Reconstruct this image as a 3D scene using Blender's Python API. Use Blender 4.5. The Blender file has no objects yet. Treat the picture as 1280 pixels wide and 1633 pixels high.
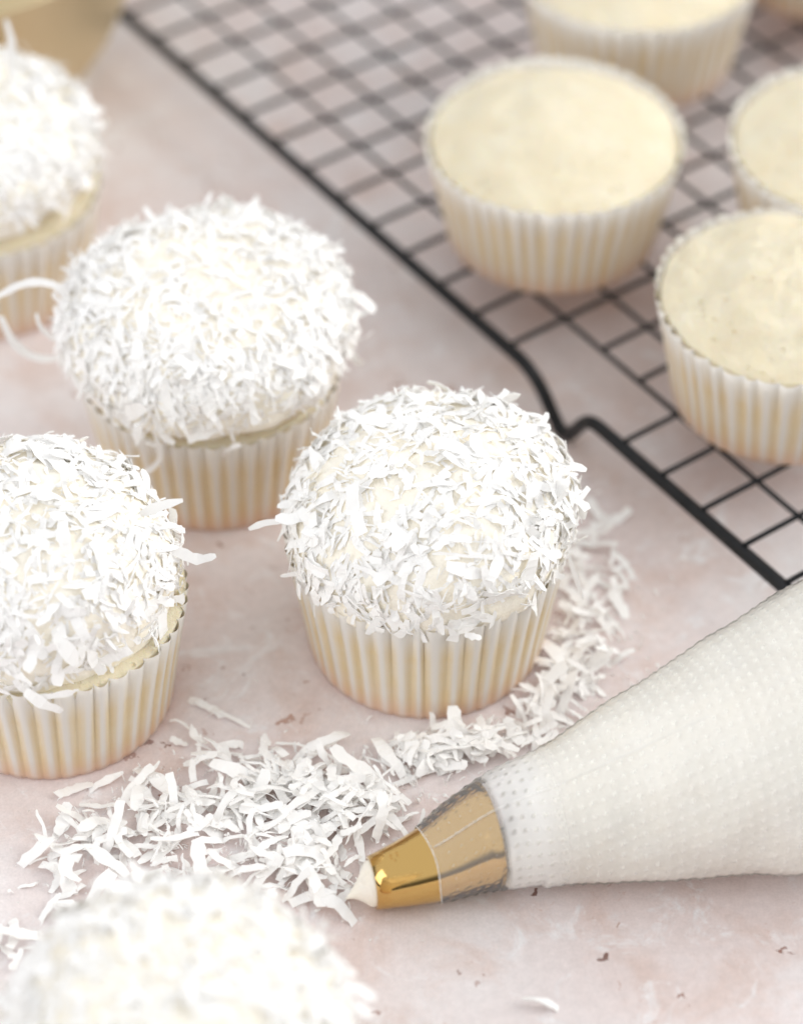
import bpy, bmesh, math, random
from mathutils import Vector, Matrix, noise
R = math.radians
MM = 0.001
sc = bpy.context.scene
col = sc.collection

# ------------------------------------------------------------------ camera
PITCH = R(43.71); RACK_Z = 0.015; DIST = 0.74925
cam_d = bpy.data.cameras.new('camera'); cam = bpy.data.objects.new('camera', cam_d); col.objects.link(cam)
cam.location = (0, -DIST*math.cos(PITCH), RACK_Z + DIST*math.sin(PITCH))
cam.rotation_euler = (math.pi/2 - PITCH, 0, 0)
cam_d.sensor_fit = 'VERTICAL'; cam_d.sensor_height = 36.0; cam_d.sensor_width = 36.0
cam_d.lens = 5000/1633*36
cam_d.clip_start = 0.01; cam_d.clip_end = 50
cam_d.dof.use_dof = True; cam_d.dof.focus_distance = 0.694; cam_d.dof.aperture_fstop = 6.0
sc.camera = cam
CAM = Vector(cam.location)

# ------------------------------------------------------------------ light
w = bpy.data.worlds.new('World'); sc.world = w; w.use_nodes = True
wn = w.node_tree; bg = wn.nodes['Background']; bg.inputs[1].default_value = 1.0
# soft room light: pale overhead, horizon darkened to band the gold tip's reflection
_tc = wn.nodes.new('ShaderNodeTexCoord'); _sx = wn.nodes.new('ShaderNodeSeparateXYZ'); _cr = wn.nodes.new('ShaderNodeValToRGB')
wn.links.new(_tc.outputs['Generated'], _sx.inputs[0]); wn.links.new(_sx.outputs[2], _cr.inputs[0]); wn.links.new(_cr.outputs[0], bg.inputs[0])
for _p, _v in ((0.0, .11), (.15, .15), (.32, .90), (1.0, .90)):
    _e = _cr.color_ramp.elements[0] if _p == 0 else (_cr.color_ramp.elements[-1] if _p == 1 else _cr.color_ramp.elements.new(_p))
    _e.color = (_v*.985, _v*.99, _v, 1)
def area(name, loc, target, sx, sy, power, colr):
    d = bpy.data.lights.new(name, 'AREA'); d.shape = 'RECTANGLE'; d.size = sx; d.size_y = sy; d.energy = power; d.color = colr
    o = bpy.data.objects.new(name, d); col.objects.link(o); o.location = loc
    o.rotation_euler = (Vector(target)-Vector(loc)).to_track_quat('-Z', 'Y').to_euler()
    return o
area('window_light', (1.40, 0.35, 0.85), (0, 0, 0.02), 1.7, 1.2, 23, (1.0, 0.985, 0.955))
area('added_fill_light', (-1.45, -0.85, 0.70), (0, 0, 0.03), 1.5, 1.1, 12, (0.985, 0.99, 1.0))  # added fill lamp, brightens liner and frosting fronts; no such source in view
vs = sc.view_settings
vs.view_transform = 'Standard'; vs.look = 'None'; vs.exposure = 0.0; vs.gamma = 1.0; vs.use_curve_mapping = False
sc.cycles.use_denoising = True
sc.cycles.max_bounces = 14; sc.cycles.diffuse_bounces = 12; sc.cycles.adaptive_threshold = 0.025; sc.cycles.transparent_max_bounces = 16
sc.cycles.sample_clamp_indirect = 6.0

# ------------------------------------------------------------------ helpers
def tag(o, label=None, cat=None, group=None, kind=None):
    if label: o['label'] = label
    if cat: o['category'] = cat
    if group: o['group'] = group
    if kind: o['kind'] = kind
    return o
def empty(name, loc):
    o = bpy.data.objects.new(name, None); o.empty_display_size = 0.01; col.objects.link(o); o.location = loc
    return o
def mesh_obj(name, verts, faces, m, parent=None, smooth=True):
    me = bpy.data.meshes.new(name); me.from_pydata(verts, [], faces); me.update()
    if smooth:
        me.polygons.foreach_set('use_smooth', [True]*len(me.polygons))
    me.materials.append(m)
    o = bpy.data.objects.new(name, me); col.objects.link(o)
    if parent: o.parent = parent
    return o
def point_attr(me, name, vals):
    a = me.attributes.new(name, 'FLOAT', 'POINT'); a.data.foreach_set('value', vals)
def grid_faces(nr, nc, close=True, flip=False):
    f = []
    for i in range(nr-1):
        for j in range(nc if close else nc-1):
            k = (j+1) % nc
            q = (i*nc+j, i*nc+k, (i+1)*nc+k, (i+1)*nc+j)
            f.append(q[::-1] if flip else q)
    return f
def tube(path, r, n=10, closed=False):
    """swept round wire; path of Vectors"""
    V = []; N = len(path); prev = None
    for i, p in enumerate(path):
        a = path[(i-1) % N] if (closed or i > 0) else path[i]
        b = path[(i+1) % N] if (closed or i < N-1) else path[i]
        t = (b-a).normalized()
        if prev is None:
            u = t.orthogonal().normalized()
            if abs(t.z) < .9: u = (Vector((0, 0, 1)) - t*t.z).normalized()
        else:
            u = (prev - t*prev.dot(t)).normalized()
        prev = u; v = t.cross(u)
        rr = r[i] if isinstance(r, (list, tuple)) else r
        for k in range(n):
            an = 2*math.pi*k/n
            V.append(p + u*(math.cos(an)*rr) + v*(math.sin(an)*rr))
    F = grid_faces(N, n)
    if closed:
        F += [((N-1)*n+k, (N-1)*n+(k+1) % n, (k+1) % n, k) for k in range(n)]
    else:
        F += [tuple(range(n))[::-1], tuple(range((N-1)*n, N*n))]
    return V, F
def nz(p, s, seed=0.0):
    return noise.noise(Vector((p[0]*s+seed, p[1]*s-seed*.7, p[2]*s+seed*1.3)))

# ------------------------------------------------------------------ materials
def mat(name):
    m = bpy.data.materials.new(name); m.use_nodes = True
    nt = m.node_tree; return m, nt, nt.nodes['Principled BSDF'], nt.nodes['Material Output']
def nd(nt, t, **kw):
    n = nt.nodes.new(t)
    for k, v in kw.items():
        if k.startswith('i_'):
            key = k[2:]; key = int(key) if key.isdigit() else key
            n.inputs[key].default_value = v
        else: setattr(n, k, v)
    return n
def ramp(nt, fac, stops):
    r = nd(nt, 'ShaderNodeValToRGB'); nt.links.new(fac, r.inputs[0])
    while len(r.color_ramp.elements) < len(stops): r.color_ramp.elements.new(0.5)
    for e, (p, c) in zip(r.color_ramp.elements, stops):
        e.position = p; e.color = (c[0], c[1], c[2], 1) if isinstance(c, (tuple, list)) else (c, c, c, 1)
    return r.outputs[0]
def mix(nt, fac, a, b, mode='MIX'):
    m = nd(nt, 'ShaderNodeMix', data_type='RGBA', blend_type=mode)
    for s, v in ((m.inputs[0], fac), (m.inputs[6], a), (m.inputs[7], b)):
        if isinstance(v, (int, float)): s.default_value = v
        elif isinstance(v, tuple): s.default_value = (v[0], v[1], v[2], 1)
        else: nt.links.new(v, s)
    return m.outputs[2]
def objco(nt):
    return nd(nt, 'ShaderNodeTexCoord').outputs['Object']
def tnoise(nt, co, scale, detail=4, rough=.55, dist=0.0):
    n = nd(nt, 'ShaderNodeTexNoise', i_Scale=scale, i_Detail=detail, i_Roughness=rough, i_Distortion=dist)
    nt.links.new(co, n.inputs['Vector']); return n.outputs[0]
def math_(nt, op, a, b=None):
    m = nd(nt, 'ShaderNodeMath', operation=op)
    for s, v in ((m.inputs[0], a), (m.inputs[1], b)):
        if v is None: continue
        if isinstance(v, (int, float)): s.default_value = v
        else: nt.links.new(v, s)
    return m.outputs[0]
def bump(nt, h, dist, strength=1.0, normal=None):
    b = nd(nt, 'ShaderNodeBump', i_Strength=strength, i_Distance=dist); nt.links.new(h, b.inputs['Height'])
    if normal: nt.links.new(normal, b.inputs['Normal'])
    return b.outputs[0]

def table_material():
    m, nt, P, out = mat('pink_plaster')
    co = objco(nt)
    big = tnoise(nt, co, 16, 5, .6, .6)
    med = tnoise(nt, co, 48, 6, .65, .4)
    fine = tnoise(nt, co, 420, 4, .7)
    c = ramp(nt, big, [(.26, (.69, .565, .53)), (.44, (.80, .705, .69)), (.60, (.84, .785, .785)), (.8, (.88, .85, .855))])
    warm = ramp(nt, med, [(.50, 0.0), (.66, 1.0)])
    c = mix(nt, math_(nt, 'MULTIPLY', warm, .45), c, (.68, .50, .43))
    cool = ramp(nt, tnoise(nt, co, 75, 5, .7, 1.0), [(.56, 0.0), (.68, 1.0)])
    c = mix(nt, math_(nt, 'MULTIPLY', cool, .8), c, (.91, .905, .92))
    c = mix(nt, .16, c, ramp(nt, fine, [(.35, .45), (.65, .98)]), 'MULTIPLY')
    c = mix(nt, .14, c, ramp(nt, tnoise(nt, co, 1700, 3, .7), [(.35, .40), (.62, 1.0)]), 'MULTIPLY')
    # brown pits where a coarse mask allows them
    mask = ramp(nt, tnoise(nt, co, 24, 3, .5), [(.40, 0.0), (.55, 1.0)])
    v = nd(nt, 'ShaderNodeTexVoronoi', i_Scale=230.0, i_Randomness=1.0)
    dco = nd(nt, 'ShaderNodeVectorMath', operation='MULTIPLY_ADD')
    nn = nd(nt, 'ShaderNodeTexNoise', i_Scale=260.0, i_Detail=3.0); nt.links.new(co, nn.inputs['Vector'])
    nt.links.new(nn.outputs['Color'], dco.inputs[0]); dco.inputs[1].default_value = (.010, .010, 0); nt.links.new(co, dco.inputs[2])
    nt.links.new(dco.outputs[0], v.inputs['Vector'])
    size = nd(nt, 'ShaderNodeSeparateColor'); nt.links.new(v.outputs['Color'], size.inputs[0])
    rad = math_(nt, 'MULTIPLY', math_(nt, 'POWER', size.outputs[0], 3.4), .25)
    pit = math_(nt, 'LESS_THAN', v.outputs['Distance'], rad)
    pit = math_(nt, 'MULTIPLY', pit, mask)
    crust = ramp(nt, tnoise(nt, co, 130, 8, .8, 1.5), [(.60, 0.0), (.67, 1.0)])
    crust = math_(nt, 'MULTIPLY', math_(nt, 'MULTIPLY', crust, mask), .55)
    pcol = ramp(nt, size.outputs[1], [(0.0, (.12, .04, .025)), (.5, (.28, .11, .065)), (1.0, (.42, .22, .15))])
    c = mix(nt, crust, c, (.50, .27, .19))
    c = mix(nt, math_(nt, 'MULTIPLY', pit, .85), c, pcol)
    nt.links.new(c, P.inputs['Base Color'])
    P.inputs['Roughness'].default_value = .62; P.inputs['Specular IOR Level'].default_value = .3
    h = math_(nt, 'SUBTRACT', math_(nt, 'ADD', math_(nt, 'MULTIPLY', med, .5), math_(nt, 'MULTIPLY', fine, .15)), math_(nt, 'MULTIPLY', pit, .5))
    nt.links.new(bump(nt, h, .0012, .6), P.inputs['Normal'])
    return m
def coconut_material():
    m, nt, P, out = mat('coconut')
    nt.nodes.remove(P)
    oi = nd(nt, 'ShaderNodeObjectInfo')
    c = mix(nt, oi.outputs['Random'], (.972, .967, .955), (.985, .98, .97))
    d = nd(nt, 'ShaderNodeBsdfDiffuse'); nt.links.new(c, d.inputs[0])
    t = nd(nt, 'ShaderNodeBsdfTranslucent'); nt.links.new(c, t.inputs[0])
    g = nd(nt, 'ShaderNodeBsdfGlossy', i_Roughness=.38)
    ms = nd(nt, 'ShaderNodeMixShader', i_0=.06); nt.links.new(d.outputs[0], ms.inputs[1]); nt.links.new(t.outputs[0], ms.inputs[2])
    fr = nd(nt, 'ShaderNodeFresnel', i_IOR=1.15)
    m2 = nd(nt, 'ShaderNodeMixShader'); nt.links.new(fr.outputs[0], m2.inputs[0]); nt.links.new(ms.outputs[0], m2.inputs[1]); nt.links.new(g.outputs[0], m2.inputs[2])
    nt.links.new(m2.outputs[0], out.inputs['Surface'])
    return m
def frosting_material(name='buttercream', a=(.945, .89, .765), b=(.965, .93, .845)):
    m, nt, P, out = mat(name)
    co = objco(nt)
    c = ramp(nt, tnoise(nt, co, 160, 4), [(.3, a), (.7, b)])
    nt.links.new(c, P.inputs['Base Color'])
    P.inputs['Roughness'].default_value = .42; P.inputs['Specular IOR Level'].default_value = .4
    nt.links.new(bump(nt, tnoise(nt, co, 420, 5, .6), .0008, .7), P.inputs['Normal'])
    return m
def cake_material():
    m, nt, P, out = mat('sponge_crumb')
    co = objco(nt)
    a = tnoise(nt, co, 90, 5, .6); b = tnoise(nt, co, 520, 5, .7)
    c = ramp(nt, a, [(.25, (.79, .695, .50)), (.55, (.82, .745, .565)), (.8, (.85, .79, .64))])
    v = nd(nt, 'ShaderNodeTexVoronoi', i_Scale=420.0); nt.links.new(co, v.inputs['Vector'])
    hole = ramp(nt, v.outputs['Distance'], [(.08, 0.0), (.30, 1.0)])
    sep = nd(nt, 'ShaderNodeSeparateColor'); nt.links.new(v.outputs['Color'], sep.inputs[0])
    hole = math_(nt, 'MAXIMUM', hole, math_(nt, 'GREATER_THAN', sep.outputs[0], .3))
    c = mix(nt, math_(nt, 'MULTIPLY', math_(nt, 'SUBTRACT', 1.0, hole), .35), c, (.78, .60, .33))
    nt.links.new(c, P.inputs['Base Color'])
    P.inputs['Roughness'].default_value = .6; P.inputs['Specular IOR Level'].default_value = .25
    P.inputs['Subsurface Weight'].default_value = .3; P.inputs['Subsurface Radius'].default_value = (1, .7, .35); P.inputs['Subsurface Scale'].default_value = .003
    h = math_(nt, 'ADD', math_(nt, 'MULTIPLY', b, .5), math_(nt, 'MULTIPLY', hole, .4))
    nt.links.new(bump(nt, h, .0022, .8), P.inputs['Normal'])
    return m
def liner_material():
    """white glassine paper; it clings to the cake in the folds, where the sponge shows through"""
    m, nt, P, out = mat('baking_paper')
    nt.nodes.remove(P)
    co = objco(nt)
    pl = nd(nt, 'ShaderNodeAttribute', attribute_name='pleat').outputs['Fac']
    hh = nd(nt, 'ShaderNodeAttribute', attribute_name='height').outputs['Fac']
    stain = tnoise(nt, co, 130, 4, .6)
    cling = ramp(nt, hh, [(0.0, 1.0), (.66, .92), (.86, 0.2), (.95, 0.0)])
    valley = ramp(nt, pl, [(.45, 1.0), (.82, .70), (.99, .12)])
    f = math_(nt, 'MULTIPLY', cling, valley)
    f = math_(nt, 'MULTIPLY', f, ramp(nt, stain, [(.3, .75), (.6, 1.0)]))
    cakec = ramp(nt, math_(nt, 'ADD', hh, math_(nt, 'MULTIPLY', math_(nt, 'SUBTRACT', stain, .5), .25)), [(0.02, (.84, .57, .38)), (.16, (.88, .675, .41)), (.4, (.89, .735, .455))])
    c = mix(nt, f, (.94, .93, .905), cakec)
    foot = ramp(nt, hh, [(0.0, .7), (.10, .34), (.24, 0.0)])
    c = mix(nt, foot, c, (.86, .60, .46))
    d = nd(nt, 'ShaderNodeBsdfDiffuse'); nt.links.new(c, d.inputs[0])
    t = nd(nt, 'ShaderNodeBsdfTranslucent'); nt.links.new(c, t.inputs[0])
    g = nd(nt, 'ShaderNodeBsdfGlossy', i_Roughness=.4)
    nb = bump(nt, tnoise(nt, co, 700, 3, .6), .0003, .4)
    nt.links.new(nb, d.inputs['Normal']); nt.links.new(nb, g.inputs['Normal'])
    ms = nd(nt, 'ShaderNodeMixShader', i_0=.26); nt.links.new(d.outputs[0], ms.inputs[1]); nt.links.new(t.outputs[0], ms.inputs[2])
    fr = nd(nt, 'ShaderNodeFresnel', i_IOR=1.14)
    m2 = nd(nt, 'ShaderNodeMixShader'); nt.links.new(fr.outputs[0], m2.inputs[0]); nt.links.new(ms.outputs[0], m2.inputs[1]); nt.links.new(g.outputs[0], m2.inputs[2])
    nt.links.new(m2.outputs[0], out.inputs['Surface'])
    return m
def metal_material(name, base, rough, scratch=0.0):
    m, nt, P, out = mat(name)
    P.inputs['Metallic'].default_value = 1.0; P.inputs['Base Color'].default_value = (*base, 1)
    co = objco(nt)
    r = ramp(nt, tnoise(nt, co, 260, 5, .6), [(.35, rough), (.7, rough+.10)]); nt.links.new(r, P.inputs['Roughness'])
    nt.links.new(bump(nt, tnoise(nt, co, 120, 2), .0006, .06+scratch), P.inputs['Normal'])
    return m
def rack_material():
    m, nt, P, out = mat('black_coating')
    co = objco(nt)
    nt.links.new(ramp(nt, tnoise(nt, co, 300, 4), [(.3, (.009, .010, .012)), (.7, (.018, .019, .022))]), P.inputs['Base Color'])
    P.inputs['Roughness'].default_value = .34; P.inputs['Specular IOR Level'].default_value = .25
    nt.links.new(bump(nt, tnoise(nt, co, 900, 3), .0003, .5), P.inputs['Normal'])
    return m
def film_material():
    """clear embossed polythene: mostly see-through, slightly milky on the embossed dots, glossy"""
    m, nt, P, out = mat('clear_film')
    nt.nodes.remove(P)
    dot = nd(nt, 'ShaderNodeAttribute', attribute_name='dot').outputs['Fac']
    tr = nd(nt, 'ShaderNodeBsdfTransparent')
    df = nd(nt, 'ShaderNodeBsdfDiffuse', i_Color=(.97, .965, .96, 1))
    gl = nd(nt, 'ShaderNodeBsdfGlossy', i_Roughness=.16)
    f = ramp(nt, dot, [(0.0, .04), (.5, .12), (1.0, .42)])
    hz = nd(nt, 'ShaderNodeAttribute', attribute_name='haze').outputs['Fac']
    f = math_(nt, 'MAXIMUM', f, math_(nt, 'MULTIPLY', hz, math_(nt, 'SUBTRACT', .60, math_(nt, 'MULTIPLY', dot, .42))))
    a = nd(nt, 'ShaderNodeMixShader'); nt.links.new(f, a.inputs[0]); nt.links.new(tr.outputs[0], a.inputs[1]); nt.links.new(df.outputs[0], a.inputs[2])
    fr = nd(nt, 'ShaderNodeFresnel', i_IOR=1.17)
    b = nd(nt, 'ShaderNodeMixShader'); nt.links.new(fr.outputs[0], b.inputs[0]); nt.links.new(a.outputs[0], b.inputs[1]); nt.links.new(gl.outputs[0], b.inputs[2])
    nt.links.new(b.outputs[0], out.inputs['Surface'])
    return m

M_TABLE = table_material(); M_COCO = coconut_material(); M_FROST = frosting_material(); M_ICING = frosting_material('piped_icing', (.98, .945, .865), (.985, .96, .895)); M_CAKE = cake_material()
M_LINER = liner_material(); M_GOLD = metal_material('polished_gold', (.64, .42, .15), .05); M_BRASS = metal_material('brushed_brass', (.74, .62, .40), .42, .05)
M_RACK = rack_material(); M_FILM = film_material()

# ------------------------------------------------------------------ table
t = mesh_obj('table', [(-.9, -.75, 0), (.9, -.75, 0), (.9, 1.0, 0), (-.9, 1.0, 0), (-.9, -.75, -.02), (.9, -.75, -.02), (.9, 1.0, -.02), (-.9, 1.0, -.02)],
             [(0, 1, 2, 3), (7, 6, 5, 4), (0, 4, 5, 1), (1, 5, 6, 2), (2, 6, 7, 3), (3, 7, 4, 0)], M_TABLE, smooth=False)
tag(t, 'pale pink plaster tabletop with brown pits and specks', 'table', kind='structure')

# ------------------------------------------------------------------ cooling rack
CELL = 15*MM; ANG = R(-53.944)
E_ = Vector((math.cos(ANG), math.sin(ANG), 0)); Q_ = Vector((-math.sin(ANG), math.cos(ANG), 0))
O_ = Vector((56.80*MM, 26.21*MM, 0))
def rk(i, j, z=0.0): return O_ + E_*(CELL*i) + Q_*(CELL*j) + Vector((0, 0, z))
I0, I1, J0, J1 = -24.0, 4.85, -.22, 16.22
rack = empty('cooling_rack', rk((I0+I1)/2, (J0+J1)/2)); base_rack = Vector(rack.location)
RIM_Z = 13.6*MM
def smoothpath(pts, rad, n=6):
    out = []; N = len(pts)
    for k in range(N):
        p0, p, p1 = pts[k-1], pts[k], pts[(k+1) % N]
        a = (p0-p); b = (p1-p); r = min(rad[k], a.length*.48, b.length*.48)
        a = p + a.normalized()*r; b = p + b.normalized()*r
        for s in range(n+1):
            q = s/n; out.append(a*(1-q)**2 + p*(2*q*(1-q)) + b*q**2)
    return out
def foot(i, j, d, axis):
    """the rim wire dips to the table and back: list of (point, radius)"""
    res = []
    for di, z, r in ((-.86, RIM_Z, 8.5), (-.14, 1.95*MM, 2.4), (.10, 1.95*MM, 2.4), (.62, RIM_Z, 4.5)):
        res.append((rk(i+di*d, j, z), r*MM))
    return res
pts = [(rk(I0, J0, RIM_Z), 9*MM)] + foot(-18.5, J0, 1, 0) + foot(-1.5, J0, 1, 0) + [(rk(I1, J0, RIM_Z), 9*MM), (rk(I1, J1, RIM_Z), 9*MM)] + foot(-1.5, J1, -1, 0) + foot(-18.5, J1, -1, 0) + [(rk(I0, J1, RIM_Z), 9*MM)]
path = smoothpath([p-base_rack for p, r in pts], [r for p, r in pts], 8)
V, F = tube(path, 1.75*MM, 14, closed=True); mesh_obj('rim', V, F, M_RACK, rack)
wl = {}
def wire(a, b, key):
    L = (b-a).length
    if key not in wl:
        V, F = tube([Vector((0, 0, 0)), Vector((L*.5, 0, 0)), Vector((L, 0, 0))], .72*MM, 10)
        me = bpy.data.meshes.new('wire'); me.from_pydata(V, [], F); me.update(); me.polygons.foreach_set('use_smooth', [True]*len(me.polygons)); me.materials.append(M_RACK); wl[key] = me
    o = bpy.data.objects.new('wire', wl[key]); col.objects.link(o); o.parent = rack
    o.location = a-base_rack; o.rotation_euler = (0, 0, math.atan2((b-a).y, (b-a).x))
rw = random.Random(4)
for i in range(-23, 5):
    j0 = 1 if i in (-2, -1, -19, -18) else J0+.03
    wire(rk(i+rw.uniform(-.02, .02), j0, 15.6*MM), rk(i+rw.uniform(-.02, .02), J1-.03 if j0 < 1 else 15, 15.6*MM), ('q', j0 < 1))
for j in range(1, 16):
    wire(rk(I0+.03, j+rw.uniform(-.02, .02), 14.3*MM), rk(I1-.03, j+rw.uniform(-.02, .02), 14.3*MM), ('e', 0))
tag(rack, 'black wire cooling rack holding the plain cupcakes', 'cooling rack')

# ------------------------------------------------------------------ coconut flakes
def flake_mesh(rng, L, W, kap, kin, tw, T=.30, n=6, wav=.13, name='coconut_flake'):
    V = []; x = y = z = 0.0; ang = -kap*L/2; hd = -kin*L/2
    st = []; e0, e1 = rng.uniform(.3, 1), rng.uniform(.2, 1)
    for k in range(n+1):
        q = k/n
        env = min(1, e0+3.2*q, e1+3.4*(1-q))
        wd = W*env*rng.uniform(.74, 1.16)
        st.append((x, y, z, ang, hd, wd, tw*(q-.5)))
        ds = L/n; ang += kap*ds*rng.uniform(.4, 1.6) + rng.gauss(0, wav); hd += kin*ds*rng.uniform(.3, 1.7) + rng.gauss(0, wav*.8)
        x += ds*math.cos(ang)*math.cos(hd); y += ds*math.cos(ang)*math.sin(hd); z += ds*math.sin(ang)
    cx = sum(s[0] for s in st)/len(st); cy = sum(s[1] for s in st)/len(st); cz = sum(s[2] for s in st)/len(st)
    for (sx, sy, sz, a, h, wd, tt) in st:
        c = Vector((sx-cx, sy-cy, sz-cz))
        side = Vector((-math.sin(h)*math.cos(tt), math.cos(h)*math.cos(tt), math.sin(tt)))
        nrm = Vector((-math.sin(a)*math.cos(h), -math.sin(a)*math.sin(h), math.cos(a))); nrm = (nrm - side*nrm.dot(side)).normalized()
        o1 = 0; jl, jr = rng.uniform(.8, 1.2), rng.uniform(.8, 1.2)
        for s, u in ((-1, -1), (1, -1), (1, 1), (-1, 1)):
            V.append((c + side*(s*wd/2*(jl if s < 0 else jr)+o1) + nrm*(u*T/2*(.6+.4*rng.random())))*MM)
    F = grid_faces(n+1, 4) + [(3, 2, 1, 0), tuple(range(4*n, 4*n+4))]
    me = bpy.data.meshes.new(name); me.from_pydata(V, [], F); me.update(); me.materials.append(M_COCO)
    return me
fr = random.Random(11)
SHRED, CHIP = [], []      # long thin shreds and broad chips
for k in range(28):
    SHRED.append(flake_mesh(fr, fr.uniform(5, 11), fr.uniform(.55, 1.3), fr.uniform(-.11, .015), fr.uniform(-.10, .10), fr.uniform(-1.5, 1.5), T=.22, n=8, wav=.20))
for k in range(30):
    CHIP.append(flake_mesh(fr, fr.uniform(5, 11.5), fr.uniform(1.3, 2.8), fr.uniform(-.075, .0), fr.uniform(-.06, .06), fr.uniform(-1.0, 1.0), T=.18, n=8))
CURL = [flake_mesh(fr, 16, 1.3, .26, .02, .5, n=12), flake_mesh(fr, 13, 1.1, .34, .05, -.7, n=12), flake_mesh(fr, 15, 1.2, .20, -.04, .9, n=12)]
def frame(n, spin):
    n = n.normalized(); a = n.orthogonal().normalized(); b = n.cross(a)
    tdir = a*math.cos(spin) + b*math.sin(spin)
    return tdir, n.cross(tdir), n
def mat_from(tdir, bdir, n, p, s):
    return Matrix(((tdir.x*s, bdir.x*s, n.x*s, p.x), (tdir.y*s, bdir.y*s, n.y*s, p.y), (tdir.z*s, bdir.z*s, n.z*s, p.z), (0, 0, 0, 1)))
def join_flakes(items, name, parent=None):
    V = []; F = []
    for me, M in items:
        b = len(V); V += [M @ v.co for v in me.vertices]; F += [tuple(b+i for i in p.vertices) for p in me.polygons]
    o = mesh_obj(name, V, F, M_COCO, parent, smooth=False); o['kind'] = 'stuff'
    return o

# ------------------------------------------------------------------ cupcakes
NP = 44
def liner(parent, h, rb, rt, seed):
    per = 12; nc = NP*per; nr = 16; V = []; pa = []; ha = []
    rng = random.Random(seed); jit = [rng.uniform(.7, 1.25) for _ in range(NP)]; ph = [rng.uniform(-.12, .12) for _ in range(NP)]; top = [rng.uniform(-.35, .35) for _ in range(NP)]
    for i in range(nr):
        q = i/(nr-1)
        r0 = rb + (rt-rb)*(q*.85 + .15*q*q)
        for j in range(nc):
            u = 2*math.pi*j/nc; k = j//per; fq = (j % per)/per
            s = abs(math.sin(math.pi*fq))**.75          # round outward fold, sharp inward crease
            amp = (.35 + 1.15*q**1.2)*jit[k]
            wob = .25*math.sin(3*u+seed) * q + .3*nz((math.cos(u), math.sin(u), q*.6), 1.4, seed)*q
            r = r0 + (s-.6)*amp + wob
            uu = u + ph[k]*.04*q + .05*nz((math.cos(u)*6, math.sin(u)*6, 0), 1.0, seed+2)*(.4+.6*q)
            z = h*q + (top[k]*s + .25*math.sin(2*u+seed))*q
            V.append((r*math.cos(uu)*MM, r*math.sin(uu)*MM, z*MM)); pa.append(s); ha.append(q)
    F = grid_faces(nr, nc)
    # rounded bottom edge and floor
    b = len(V)
    for rr, z in ((rb-.9, .0),):
        for j in range(nc):
            u = 2*math.pi*j/nc; V.append((rr*math.cos(u)*MM, rr*math.sin(u)*MM, .05*MM)); pa.append(.5); ha.append(0)
    for j in range(nc):
        V[j] = (V[j][0], V[j][1], .55*MM)
        F.append((b+j, b+(j+1) % nc, (j+1) % nc, j))
    F.append(tuple(b+j for j in range(nc))[::-1])
    o = mesh_obj('paper_liner', V, F, M_LINER, parent)
    point_attr(o.data, 'pleat', pa); point_attr(o.data, 'height', ha)
    return o
def cake_top(parent, h, rt, edge, rise, seed, lump=.5, inset=.35):
    nr, nc = 30, 96; V = []
    for i in range(nr):
        q = i/(nr-1); rr = (rt-inset)*math.sin(q*math.pi/2) if i else .001
        for j in range(nc):
            u = 2*math.pi*j/nc
            z = h-edge + rise*(1-(rr/(rt-inset))**1.75)
            p = (rr*math.cos(u), rr*math.sin(u), z)
            z += lump*(nz(p, .08, seed)*2.2 + nz(p, .22, seed)*1.1 + nz(p, .55, seed)*.7)
            V.append((p[0]*MM, p[1]*MM, z*MM))
    for j in range(nc):
        u = 2*math.pi*j/nc; V.append(((rt-2.2)*math.cos(u)*MM, (rt-2.2)*math.sin(u)*MM, (h-edge-6)*MM))
    return mesh_obj('cake', V, grid_faces(nr+1, nc, flip=True), M_CAKE, parent)
def frost_point(P, u, tt):
    """tt in radians, TMIN..pi/2"""
    a, b, z0, ex, sh, seed, amp, off = P
    ct = abs(math.cos(tt))**ex; s = math.sin(tt); ss = math.copysign(abs(s)**ex, s)
    k = max(0, s)
    d = Vector((a*ct*math.cos(u)+sh[0]*k+off[0], a*ct*math.sin(u)+sh[1]*k+off[1], z0+b*ss))
    n = Vector((math.cos(u)*abs(math.cos(tt)), math.sin(u)*abs(math.cos(tt)), s*1.3)).normalized()
    lump = nz(d, .055, seed)*1.5 + nz(d, .13, seed+5)*.9 + abs(nz(d, .22, seed+9))*.8
    sway = 0
    if tt < .25:                                          # ragged lower edge
        sway = nz((math.cos(u)*3, math.sin(u)*3, 0), 1.0, seed)*1.3*(1-(tt+.3)/.55)
    d = d + n*(lump*amp) + Vector((0, 0, sway))
    return d
TMIN = R(-16)
def frosting(parent, P):
    nr, nc = 56, 128; V = []
    for i in range(nr):
        tt = TMIN + (math.pi/2-TMIN)*(i/(nr-1))
        for j in range(nc): V.append(frost_point(P, 2*math.pi*j/nc, min(tt, math.pi/2-.003))*MM)
    # underside
    a = P[0]; b = len(V)
    for j in range(nc):
        u = 2*math.pi*j/nc; p = frost_point(P, u, TMIN); V.append((p.x*.8*MM, p.y*.8*MM, (p.z-.2)*MM))
    F = grid_faces(nr, nc) + [(b+j, b+(j+1) % nc, (j+1) % nc, j) for j in range(nc)]
    F.append(tuple(range((nr-1)*nc, nr*nc)))
    return mesh_obj('frosting', V, F, M_FROST, parent)
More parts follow.
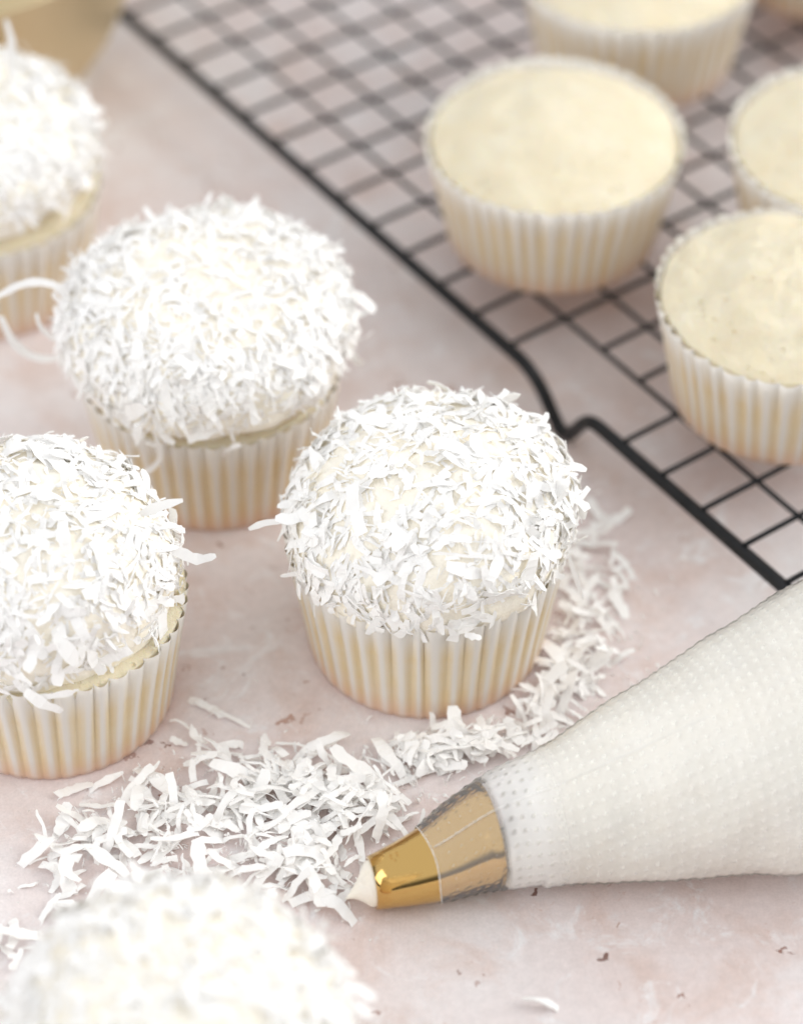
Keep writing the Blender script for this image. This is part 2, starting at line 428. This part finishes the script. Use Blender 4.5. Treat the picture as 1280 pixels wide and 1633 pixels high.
def coat(parent, P, seed, n, shred=.5, out=.2, bare=0.0):
    """flakes lying in the frosting; the 300 best seen are parts, the rest one joined part"""
    rng = random.Random(seed); items = []
    cl = parent.location
    tmax = math.pi/2-.02
    while len(items) < n:
        u = rng.uniform(0, 2*math.pi); tt = TMIN*.6 + (tmax-TMIN*.6)*rng.random()
        if rng.random() > math.cos(max(tt, 0))**.9+.05: continue
        p = frost_point(P, u, tt); e = .03
        du = frost_point(P, u+e, tt)-p; dt = frost_point(P, u, min(tt+e, math.pi/2-.004))-p
        nr_ = du.cross(dt)
        if nr_.length < 1e-6: continue
        nr_.normalize()
        if bare and tt < .75 and nz(p, .09, seed+40) > .28-bare: 
            if rng.random() < .85: continue
        tilt = rng.gauss(0, .11) if rng.random() > out else rng.uniform(.35, 1.1)
        tdir, bdir, nn = frame(nr_, rng.uniform(0, 2*math.pi))
        if tt < .5 and rng.random() < .45:                # lower down they hang with the slope
            down = (Vector((0, 0, -1)) - nr_*(-nr_.z)).normalized(); a = rng.gauss(0, .35)
            tdir = (down*math.cos(a)+nr_.cross(down)*math.sin(a)).normalized(); bdir = nn.cross(tdir)
        me = rng.choice(SHRED if rng.random() < shred else CHIP); w_ = rng.random(); s = rng.uniform(.28, .65) if w_ < .5 else rng.uniform(.7, 1.05) if w_ < .85 else rng.uniform(1.05, 1.4)
        if s > 1.05: tilt *= .3
        rot = Matrix.Rotation(tilt, 3, bdir); tdir = rot @ tdir; nn = rot @ nn
        rot = Matrix.Rotation(rng.gauss(0, .15), 3, tdir); bdir = rot @ bdir; nn = rot @ nn
        lift = rng.uniform(-.1, .35) + abs(math.sin(tilt))*1.8
        pw = (p + nr_*lift)*MM
        M = mat_from(tdir, bdir, nn, pw, s)
        view = (CAM-(cl+pw)).normalized().dot(nr_)
        score = (1 if view > -.05 else 0) + s*.3 + (.4 if lift > .5 else 0) + view*.2
        items.append((score, me, M))
    items.sort(key=lambda x: -x[0])
    for sco, me, M in items[:300]:
        o = bpy.data.objects.new('coconut_flake', me); col.objects.link(o); o.parent = parent; o.matrix_basis = M
    join_flakes([(me, M) for sco, me, M in items[300:]], 'coconut_coating', parent)
def stray(parent, P, u, tt, me, spin, tilt, s, lift=1.0):
    """one flake standing clear of the frosting"""
    p = frost_point(P, u, tt); e = .03
    nr_ = (frost_point(P, u+e, tt)-p).cross(frost_point(P, u, tt+e)-p).normalized()
    up = (Vector((0, 0, 1))-nr_*nr_.z).normalized()
    tdir = up*math.cos(spin)+nr_.cross(up)*math.sin(spin); bdir = nr_.cross(tdir)
    rot = Matrix.Rotation(-tilt, 3, bdir)
    o = bpy.data.objects.new('coconut_flake', me); col.objects.link(o); o.parent = parent
    o.matrix_basis = mat_from(rot @ tdir, bdir, rot @ nr_, (p+nr_*lift)*MM, s)

ICED = 'cupcakes iced and coated in coconut'; PLAIN = 'plain cupcakes on the rack'
def iced(label, x, y, P, h, rt, seed, n, cake=(3.0, 6.0), **kw):
    c = empty('iced_cupcake', (x*MM, y*MM, 0)); tag(c, label, 'cupcake', ICED)
    liner(c, h, 27.6, rt, seed); cake_top(c, h, rt, cake[0], cake[1], seed)
    frosting(c, P); coat(c, P, seed, n, **kw)
    return c
def plain(label, x, y, h, rt, rise, edge, seed, rot=0, lump=.5):
    c = empty('plain_cupcake', (x*MM, y*MM, 16.25*MM)); c.rotation_euler.z = rot; tag(c, label, 'cupcake', PLAIN)
    liner(c, h, 27.4, rt, seed); cake_top(c, h, rt, edge, rise, seed, lump, 1.5)
    return c
#             a     b   z0    ex   shift   seed amp
PA = (32.2, 20.8, 38.8, .85, (5, 0), 3.0, 1.0, (0, 0))
PB = (34.8, 15.6, 43.0, .72, (-1, 0), 17.0, 1.0, (0, 0))
PC = (31.4, 21.3, 39.5, .85, (-1, 0), 29.0, 1.0, (-1.6, .5))
PD = (32.8, 15.6, 43.0, .82, (0, 0), 41.0, 1.0, (-1, 0))
PE = (33.8, 22.0, 38.0, .85, (0, 0), 53.0, 1.0, (0, 0))
cA = iced('coconut cupcake in the middle, in sharp focus, its whole liner in view', 5.8, -26.0, PA, 34.2, 32.2, 3, 1750, cake=(.2, 4.0), shred=.4, out=.035)
cB = iced('wide flat-topped coconut cupcake behind the middle one, beside the rack rim', -46.5, 36.2, PB, 32.0, 32.0, 17, 2600, cake=(-.5, 5.0), shred=.7, out=.06)
cC = iced('coconut cupcake cut off by the left edge, left of the loose coconut heap', -80.5, -44.5, PC, 33.0, 32.4, 29, 1600, cake=(1.0, 5.0), shred=.4, out=.03)
cD = iced('blurred coconut cupcake at upper left in front of the brass bowl', -110.5, 107.4, PD, 31.5, 32.2, 41, 1700, cake=(-.8, 5.0), shred=.6, out=.06)
cE = iced('blurred coconut cupcake nearest the camera, only its dome in view', -43.0, -172.0, PE, 32.5, 32.2, 53, 1600, shred=.5, out=.05)
def place(parent, me, p, tdir, nrm, s=1.0):
    """one flake standing clear of the frosting: local mm position, direction of its length and of its face"""
    tdir = Vector(tdir).normalized(); nrm = Vector(nrm); nrm = (nrm-tdir*nrm.dot(tdir)).normalized()
    o = bpy.data.objects.new('coconut_flake', me); col.objects.link(o); o.parent = parent
    o.matrix_basis = mat_from(tdir, nrm.cross(tdir), nrm, Vector(p)*MM, s)
def ribbon(parent, pts, W, face, T=.3):
    """a longer shred bent along local mm points, its broad side turned towards face"""
    P_ = [Vector(p) for p in pts]; path = []
    for k in range(len(P_)-1):
        a, b, c, d = P_[max(k-1, 0)], P_[k], P_[k+1], P_[min(k+2, len(P_)-1)]
        for q in (0, .33, .67): path.append(.5*((2*b)+(c-a)*q+(2*a-5*b+4*c-d)*q*q+(-a+3*b-3*c+d)*q**3))
    path.append(P_[-1]); V = []; rg = random.Random(len(pts)*7+int(W*10)); f = Vector(face).normalized(); N = len(path)
    for k, p in enumerate(path):
        t_ = (path[min(k+1, N-1)]-path[max(k-1, 0)]).normalized(); n_ = (f-t_*f.dot(t_)).normalized(); sd = n_.cross(t_)
        wd = W*min(1, .5+2*k/N, .4+2.2*(N-1-k)/N)*rg.uniform(.8, 1.15)
        for a, b in ((-1, -1), (1, -1), (1, 1), (-1, 1)): V.append((p+sd*(a*wd/2)+n_*(b*T/2))*MM)
    return mesh_obj('coconut_flake', V, grid_faces(N, 4)+[(3, 2, 1, 0), tuple(range(4*N-4, 4*N))], M_COCO, parent, smooth=False)
ribbon(cB, [(-51.0, -2.2, 52.5), (-44.3, -2.2, 57.0), (-39.0, -2.2, 58.0), (-34.8, -2.0, 56.0), (-33.0, -1.0, 50.2), (-34.0, 0, 43.3)], 2.1, (0, -1, .6))
ribbon(cB, [(-49.1, -3.2, 48.1), (-47.4, -3.2, 41.2), (-43.8, -3.2, 36.2), (-37.8, -3.2, 34.8), (-31.4, -2.2, 38.2)], 2.1, (0, -1, .5))
ribbon(cB, [(-40.4, -5.2, 50.8), (-39.7, -5.2, 46.5), (-36.1, -4.2, 41.3), (-33, -3, 40)], 1.2, (0, -1, .5))
ribbon(cB, [(-12.5, -32.2, 40.5), (-10.7, -33.2, 34.9), (-10.4, -33.2, 30.3), (-12.7, -33.2, 26.4), (-16.3, -33.2, 24.8), (-19.2, -32.2, 27.0)], 1.3, (0, -1, .5))
ribbon(cA, [(31.5, -8.0, 36.0), (33.6, -8.0, 27.9), (36.0, -8.0, 19.6)], 1.1, (.4, -1, 0))
ribbon(cA, [(11.5, 11, 55.6), (12.2, 12.0, 60.6), (13.6, 12.0, 63.4), (16.1, 12.0, 62.3), (17.5, 12.0, 58.7), (16.7, 11.0, 54.5)], 1.2, (.3, -.6, .6))
ribbon(cA, [(-40.1, -8.0, 42.2), (-36.8, -8.0, 44.0), (-33.5, -8.0, 44.6), (-29, -8, 45.7)], 1.6, (-.2, -1, .6))
ribbon(cC, [(22.9, 2.5, 54.4), (27.5, 2.5, 57.0), (32.5, 2.5, 58.7)], 2.3, (0, -1, .7))
ribbon(cC, [(26.3, -1.5, 49.1), (31.2, -1.5, 46.8), (35.2, -1.5, 44.5), (39.4, -1.5, 45.6)], 2.4, (.2, -1, .8))
ribbon(cD, [(11.0, 5, 57), (11.5, 6, 64), (12, 6.5, 71), (11.0, 7, 77)], 2.0, (.3, -1, .2))
place(cD, SHRED[6], (27, 8, 56), (.2, .2, 1), (.3, -1, 0), .9)
place(cB, CHIP[4], (35, -2, 34), (1, -.2, -.5), (.2, -1, .5), .9)
place(cB, SHRED[8], (-11, -33, 34), (1, 0, -.5), (0, -1, .2), 1.1)
place(cB, SHRED[9], (6, -34, 33), (-.7, 0, -.7), (0, -1, .2), .9)
place(cC, CHIP[12], (6, -33.6, 35), (1, .1, -.1), (.1, -1, .3), 1.0)
place(cC, CHIP[5], (3, -34.2, 33), (.9, -.1, -.3), (.1, -1, .5), .9)
place(cA, CHIP[3], (10, -33.6, 34.0), (1, -.1, -.25), (.2, -1, .5), .6)
place(cA, CHIP[11], (-17, -28.5, 38), (.5, -.3, -.8), (-.4, -1, .3), .9)

plain('plain cupcake whole in view on the rack, nearest its black rim', 39.5, 106.3, 31.0, 33.3, 9.5, 1.6, 61, .3)
plain('plain cupcake at right nearest the camera on the rack, high domed top', 94.4, 41.9, 31.6, 33.3, 11.0, 1.0, 67, 1.1, .9)
plain('plain cupcake at top cut by the upper frame edge, left of the corner one', 65.3, 185.0, 31.0, 33.0, 9.0, 1.8, 71, 2.0)
plain('plain cupcake cut by the right frame edge behind the high domed one', 116.9, 104.8, 31.0, 33.0, 9.0, 1.6, 79, .7)
plain('plain cupcake at the top right corner with only its liner foot showing', 123.1, 226.5, 31.0, 33.0, 9.0, 1.8, 83, .1)

# ------------------------------------------------------------------ brass bowl
def bowl(x, y):
    prof = [(0, .6), (20, .6), (30, .0), (32.5, 1.0), (35.5, 5), (41, 12), (46.0, 20), (50.0, 30), (52.5, 42), (53.5, 55), (54.2, 56), (53.0, 56.2), (51.5, 50), (50.0, 40), (47.0, 28), (42, 18), (34, 8), (22, 3.2), (0, 3)]
    n = 96; V = []
    for r, z in prof:
        for k in range(n):
            u = 2*math.pi*k/n; V.append(((r+.001)*math.cos(u)*MM, (r+.001)*math.sin(u)*MM, z*MM))
    o = mesh_obj('brass_bowl', V, grid_faces(len(prof), n), M_BRASS); o.location = (x*MM, y*MM, 0)
    tag(o, 'brushed brass bowl cut off in the upper left corner', 'bowl')
bowl(-127, 197)

# ------------------------------------------------------------------ piping bag
#      x      y     r    flatten
ST = [(-6.4, -106.8, 5.9, 1.0), (5.6, -103.8, 8.4, 1.0), (14.6, -99.8, 10.7, 1.0), (21.8, -97.4, 12.7, .98), (33.1, -94.2, 14.6, .96), (45.0, -91.0, 17.7, .93), (62.1, -86.8, 22.6, .90), (78.6, -82.2, 27.5, .87), (95.0, -78.2, 31.8, .85), (115, -73.5, 33.5, .84), (138, -67, 33, .84), (160, -60.5, 27, .85), (176, -56, 17, .9), (186, -53, 8, 1.0), (196, -50, 6.5, 1.0)]
axis_len = [0.0]
for k in range(1, len(ST)): axis_len.append(axis_len[-1]+math.hypot(ST[k][0]-ST[k-1][0], ST[k][1]-ST[k-1][1]))
def bag_at(s):
    """smooth station at arc length s: centre x, y, radius, flatten"""
    s = max(0, min(s, axis_len[-1]))
    for k in range(len(ST)-1):
        if s <= axis_len[k+1]: break
    q = (s-axis_len[k])/(axis_len[k+1]-axis_len[k])
    p0, p1, p2, p3 = ST[max(k-1, 0)], ST[k], ST[k+1], ST[min(k+2, len(ST)-1)]
    return [.5*((2*p1[i]) + (-p0[i]+p2[i])*q + (2*p0[i]-5*p1[i]+4*p2[i]-p3[i])*q*q + (-p0[i]+3*p1[i]-3*p2[i]+p3[i])*q**3) for i in range(4)]
def bag_point(s, u, off=0.0):
    x, y, r, fl = bag_at(s); x2, y2, _, _ = bag_at(min(s+.5, axis_len[-1])); x1, y1, _, _ = bag_at(max(s-.5, 0))
    t_ = Vector((x2-x1, y2-y1, 0)).normalized(); side = Vector((-t_.y, t_.x, 0))
    rh = r*(1+(1-fl)*.55); rv = r*fl
    c = math.cos(u); sn = math.sin(u)
    zc = rv
    if sn < 0: sn = -abs(sn)**(1.0 if fl > .97 else .75)     # flattened where it lies on the table
    return Vector((x, y, zc+.15)) + side*(c*(rh+off)) + Vector((0, 0, sn*(rv+off)))
bag = empty('piping_bag', (ST[6][0]*MM, ST[6][1]*MM, 0)); bo = Vector(bag.location)
tag(bag, 'clear embossed piping bag full of cream icing with a gold tip', 'piping bag')
def dots(s, arc, r):
    """embossed hexagonal dot pattern, spacing 2.4 mm"""
    sp = 2.85; a = s/(sp*.866); row = round(a); b = arc/sp - .5*(row % 2); cc = round(b)
    d = math.hypot((a-row)*sp*.866, (b-cc)*sp)
    return (1-(d/.62)**2)**1.3 if d < .62 else 0.0
def bag_shell(name, s0, s1, off, m, du_mm=.55, ds=.42, wav=0.0, front=None, back_cap=False):
    ns = int((s1-s0)/ds)+1; nc = 440; V = []; A = []; HZ = []
    for i in range(ns):
        sb = s0+(s1-s0)*i/(ns-1)
        for k in range(nc):
            u = 2*math.pi*k/nc
            s = sb
            if front: s = sb + front(u)*max(0, 1-(sb-s0)/10)
            r = bag_at(s)[2]
            dd = dots(s, (u+.4)*r if r > 20 else (u+.4)*20*(r/20), r)
            p0 = (s, math.cos(u)*r, math.sin(u)*r)
            lump = wav*(nz(p0, .045, 11)*2.2+nz(p0, .10, 7)*1.2+nz(p0, .28, 3)*.22) * min(1, max(0, (s-38)/14))
            p = bag_point(s, u, off + dd*.27 + lump)
            if p.z < .25: p.z = .25
            V.append(p*MM-bo); A.append(dd)
            HZ.append(max(0, min(1, (s-27.0)/1.5))*max(0, min(1, (44-s)/8)) if s > 27.2 else .27)
    F = grid_faces(ns, nc)
    if back_cap: F.append(tuple(range((ns-1)*nc, ns*nc)))
    o = mesh_obj(name, V, F, m, bag); point_attr(o.data, 'dot', A); point_attr(o.data, 'haze', HZ)
    return o
FRONT = lambda u: -.5*math.cos(u-1.0)+.25*math.cos(3*u)
bag_shell('film', 12.4, axis_len[-1]-1, .34, M_FILM, wav=.55, front=FRONT, back_cap=True)
# icing filling: starts behind the tip with a bulging uneven front
def filling():
    s0 = 34.0; s1 = axis_len[-1]-8; ns = int((s1-s0)/.42); nc = 440; V = []
    caps = 10
    for i in range(caps):
        q = (i+1)/caps
        for k in range(nc):
            u = 2*math.pi*k/nc; fs = s0 + 4.5*math.cos(u-.6)+1.6*nz((math.cos(u)*2, math.sin(u)*2, 1), 1.3, 4)*2
            s = fs - 4*math.sqrt(max(0, 1-q*q)) ; p = bag_point(s, u, 0.0); x, y, r, fl = bag_at(s); c = Vector((x, y, r*fl+.15))
            V.append((c+(p-c)*(q*.985))*MM-bo)
    for i in range(ns):
        for k in range(nc):
            u = 2*math.pi*k/nc; fs = s0 + 4.5*math.cos(u-.6)+1.6*nz((math.cos(u)*2, math.sin(u)*2, 1), 1.3, 4)*2
            q = (i+1)/ns; s = fs+(s1-fs)*q
            r = bag_at(s)[2]; dd = dots(s, (u+.4)*r, r)
            p0 = (s, math.cos(u)*r, math.sin(u)*r)
            lump = .55*(nz(p0, .045, 11)*2.2+nz(p0, .10, 7)*1.2+nz(p0, .28, 3)*.22)*min(1, max(0, (s-38)/14))
            p = bag_point(s, u, dd*.27+lump-.02)
            if p.z < .35: p.z = .35
            V.append(p*MM-bo)
    F = grid_faces(caps+ns, nc); F.append(tuple(range(nc))[::-1]); F.append(tuple(range((caps+ns-1)*nc, (caps+ns)*nc)))
    return mesh_obj('icing_filling', V, F, M_ICING, bag)
filling()
# a welded seam ridge along the top of the film
V, F = tube([bag_point(12.8+k*1.0, 1.86-.0018*k, .40)*MM-bo for k in range(150)], .09*MM, 6); mesh_obj('seam', V, F, M_COCO, bag)
# cut front edge of the film
V, F = tube([bag_point(12.4+FRONT(2*math.pi*k/120), 2*math.pi*k/120, .36)*MM-bo for k in range(120)], .09*MM, 6, closed=True); mesh_obj('film_edge', V, F, M_COCO, bag)
# gold tip: hollow cone
def tip():
    n = 96; V = []; ax = []
    S = [0, .0, .3, 4, 8, 12, 16, 20, 24, 27.2, 27.2]
    def ring(s, off):
        x, y, r, fl = bag_at(s); x2, y2, _, _ = bag_at(s+.5)
        for k in range(n):
            u = 2*math.pi*k/n; V.append(bag_point(s, u, off)*MM-bo)
    def cone_r(s): return 5.9+(13.6-5.9)*s/27.2
    for s, d in [(.0, -.75), (.0, -.25), (.12, 0.0), (4, 0), (8, 0), (12, 0), (16, 0), (20, 0), (24, 0), (27.0, 0), (27.2, -.2), (27.2, -.7), (20, -.75), (10, -.75), (2, -.75)]:
        x, y, r, fl = bag_at(s); ring(s, min(cone_r(s), r)-r+d-.02 if s > 0 else d)
    o = mesh_obj('piping_tip', V, grid_faces(15, n), M_GOLD, bag)
    # maker's dots stamped on the tip
    for (s, u) in ((5.0, 1.62), (5.0, 1.50), (6.2, 1.62), (6.2, 1.50), (5.6, 1.75)):
        p = bag_point(s, u, .02)*MM-bo; V2 = []; nn = 10
        for i in range(1, 5):
            a = math.pi*i/5
            for k in range(nn): V2.append(p + Vector((math.sin(a)*math.cos(2*math.pi*k/nn), math.sin(a)*math.sin(2*math.pi*k/nn), math.cos(a)))*(.19*MM))
        mesh_obj('stamp_dot', V2, grid_faces(4, nn)+[tuple(range(nn)), tuple(range(3*nn, 4*nn))], M_GOLD, o)
tip()
# dollop of icing at the opening, drawn out to a drooping point
def dollop():
    n = 48; V = []; prof = [(1.5, 5.0), (.2, 5.12), (-.5, 5.05), (-1.2, 4.5), (-1.9, 3.6), (-2.7, 2.6), (-3.5, 1.75), (-4.3, 1.1), (-5.1, .62), (-5.8, .28), (-6.2, .06)]
    x0, y0, r0, f0 = ST[0]; x1, y1 = ST[1][0], ST[1][1]
    t_ = Vector((x1-x0, y1-y0, 0)).normalized(); side = Vector((-t_.y, t_.x, 0))
    for s, r in prof:
        k_ = max(0, -s)/6.2
        c = Vector((x0, y0, r0+.15)) + t_*s + Vector((0, 0, -2.6*k_**1.2)) + side*(-.9*k_)
        for k in range(n):
            u = 2*math.pi*k/n; V.append((c + side*(math.cos(u)*r) + Vector((0, 0, math.sin(u)*r)))*MM-bo)
    F = grid_faces(len(prof), n, flip=True); F.append(tuple(range((len(prof)-1)*n, len(prof)*n)))
    mesh_obj('icing_dollop', V, F, M_FROST, bag)
dollop()

# ------------------------------------------------------------------ loose coconut on the table
def ground(px, py, z=0.0):
    """photo pixel to a point on the table, used once to lay out where the coconut was strewn"""
    f = 5000.0; d = Vector(((px-640)/f, math.cos(PITCH)-math.sin(PITCH)*(py-816.5)/f, -math.sin(PITCH)-math.cos(PITCH)*(py-816.5)/f))
    return CAM + d*((z-CAM.z)/d.z)
rng = random.Random(77)
H = {}
CUPS = [(5.8, -26.0), (-46.5, 36.2), (-80.5, -44.5), (-110.5, 107.4), (-43.0, -172.0)]
def blocked(p):
    for x, y in CUPS:
        if math.hypot(p.x/MM-x, p.y/MM-y) < 30.5: return True
    if p.x/MM > -9:
        for k in range(40):
            s = k*4.0; x, y, r, fl = bag_at(s)
            if math.hypot(p.x/MM-x, p.y/MM-y) < r*.92+.5: return True
    return False
strewn = []; spots = []
def drop(px, py, kind, spin=None, s=None, tiltv=.16):
    p = ground(px, py)
    if blocked(p): return
    me = rng.choice(SHRED if kind == 's' else CHIP); s = s or rng.uniform(.65, 1.25); spin = rng.uniform(0, 2*math.pi) if spin is None else spin
    ux, uy = math.cos(spin), math.sin(spin); half = max(v.co.x for v in me.vertices)*s/MM
    def g(d): return (int(round((p.x/MM+ux*d)/1.5)), int(round((p.y/MM+uy*d)/1.5)))
    hs = [H.get(g(half*f), 0.0) for f in (-.9, -.5, 0, .5, .9)]
    ha = max(hs[0], hs[1]); hb = max(hs[3], hs[4]); hc = hs[2]
    tilt = math.atan2((hb-ha), 2*half)*.8 + rng.gauss(0, tiltv)*(1 if max(hs) > .3 else .35)
    zlow = max(v.co.z for v in me.vertices)/MM*s
    z = max(hc, (ha+hb)/2) + .35 + min(1.6, abs(math.sin(tilt))*half*.55) + zlow*.25
    for f in (-.9, -.5, 0, .5, .9):
        k = g(half*f); H[k] = max(H.get(k, 0), min(4.6, (z+(f*half)*math.sin(tilt))*.82))
    roll = rng.gauss(0, .22)
    M = Matrix.Translation((p.x, p.y, z*MM)) @ Matrix.Rotation(spin, 4, 'Z') @ Matrix.Rotation(-tilt, 4, 'Y') @ Matrix.Rotation(roll, 4, 'X') @ Matrix.Scale(s, 4)
    strewn.append((p.copy(), px, py, me, M, s))
def blob(cx, cy, sx, sy, n, shred=.35, rot=0.0):
    for _ in range(n):
        while True:
            a, b = rng.gauss(0, .5), rng.gauss(0, .5)
            if a*a+b*b < 1.1: break
        x = a*sx*math.cos(rot)-b*sy*math.sin(rot); y = a*sx*math.sin(rot)+b*sy*math.cos(rot)
        spots.append((cx+x, cy+y, 's' if rng.random() < shred else 'c'))
blob(385, 1285, 190, 110, 170, .3)
blob(500, 1270, 150, 75, 80, .3)
blob(200, 1335, 130, 50, 44, .3)
blob(500, 1385, 110, 70, 62, .2)
blob(330, 1390, 160, 40, 34, .2)
blob(110, 1400, 70, 90, 20, .2)
blob(740, 1195, 130, 36, 84, rot=-.12)
blob(600, 1300, 80, 50, 36)
blob(880, 1110, 90, 55, 50, rot=-.8)
blob(930, 1010, 70, 95, 50)
blob(955, 910, 75, 110, 32)
blob(640, 1210, 40, 30, 10)
blob(30, 1510, 45, 40, 8, .1)
rng.shuffle(spots)
for a in spots: drop(*a)
for px, py, k, sp in ((330, 1130, 'c', 2.3), (375, 1150, 's', 2.5), (520, 1195, 'c', .2), (165, 1252, 'c', .4), (120, 1262, 'c', .7), (200, 1215, 'c', 0.0), (150, 1300, 's', .2), (545, 1460, 'c', 2.2), (500, 1440, 'c', .5), (220, 1262, 'c', 1.2),
                      (960, 1405, 'c', .1), (985, 830, 'c', .4), (240, 1250, 's', .8), (100, 1470, 'c', 1.5), (300, 1165, 's', 2.6), (870, 1606, 'c', 0)):
    drop(px, py, k, sp, 1.15)
strewn.reverse()
heap = []
for idx, (p, px, py, me, M, s) in enumerate(strewn):
    if idx >= 298: heap.append((me, M)); continue
    o = bpy.data.objects.new('coconut_flake', me); col.objects.link(o); o.matrix_world = M
    if px > 620 and py < 1270: lab, g = 'thin white coconut flake in the drift beside and right of the middle cupcake', 'coconut drift beside the middle cupcake'
    elif px < 190 or (px < 240 and py < 1290): lab, g = 'white coconut flake scattered on the bare table at the left of the heap', 'coconut scattered left of the heap'
    elif py > 1390 and px < 620: lab, g = 'white coconut flake between the nearest dome and the gold piping tip', 'coconut at the near side of the heap'
    else: lab, g = 'white coconut flake in the big loose heap left of the gold tip', 'coconut heap on the table'
    tag(o, lab, 'coconut flake', g)
if heap:
    o = join_flakes(heap, 'loose_coconut'); tag(o, 'bottom layer of white shredded coconut lying on the table', 'coconut', kind='stuff')
crumbs = []
for _ in range(1100):
    a = rng.choice(spots); px, py = a[0]+rng.gauss(0, 60), a[1]+rng.gauss(0, 42)
    p = ground(px, py)
    if blocked(p): continue
    z = H.get((int(round(p.x/MM/1.5)), int(round(p.y/MM/1.5))), 0.0)
    if z > 2.5: continue
    me = rng.choice(CHIP); sz = rng.uniform(.06, .24)
    crumbs.append((me, Matrix.Translation((p.x, p.y, (z*.9+.25)*MM)) @ Matrix.Rotation(rng.uniform(0, 6.28), 4, 'Z') @ Matrix.Rotation(rng.gauss(0, .3), 4, 'X') @ Matrix.Diagonal((sz, sz*rng.uniform(.6, 1.6), rng.uniform(.5, 1.4), 1))))
tag(join_flakes(crumbs, 'coconut_crumbs'), 'tiny white coconut crumbs dusted over the table around the heap', 'crumbs', kind='stuff')
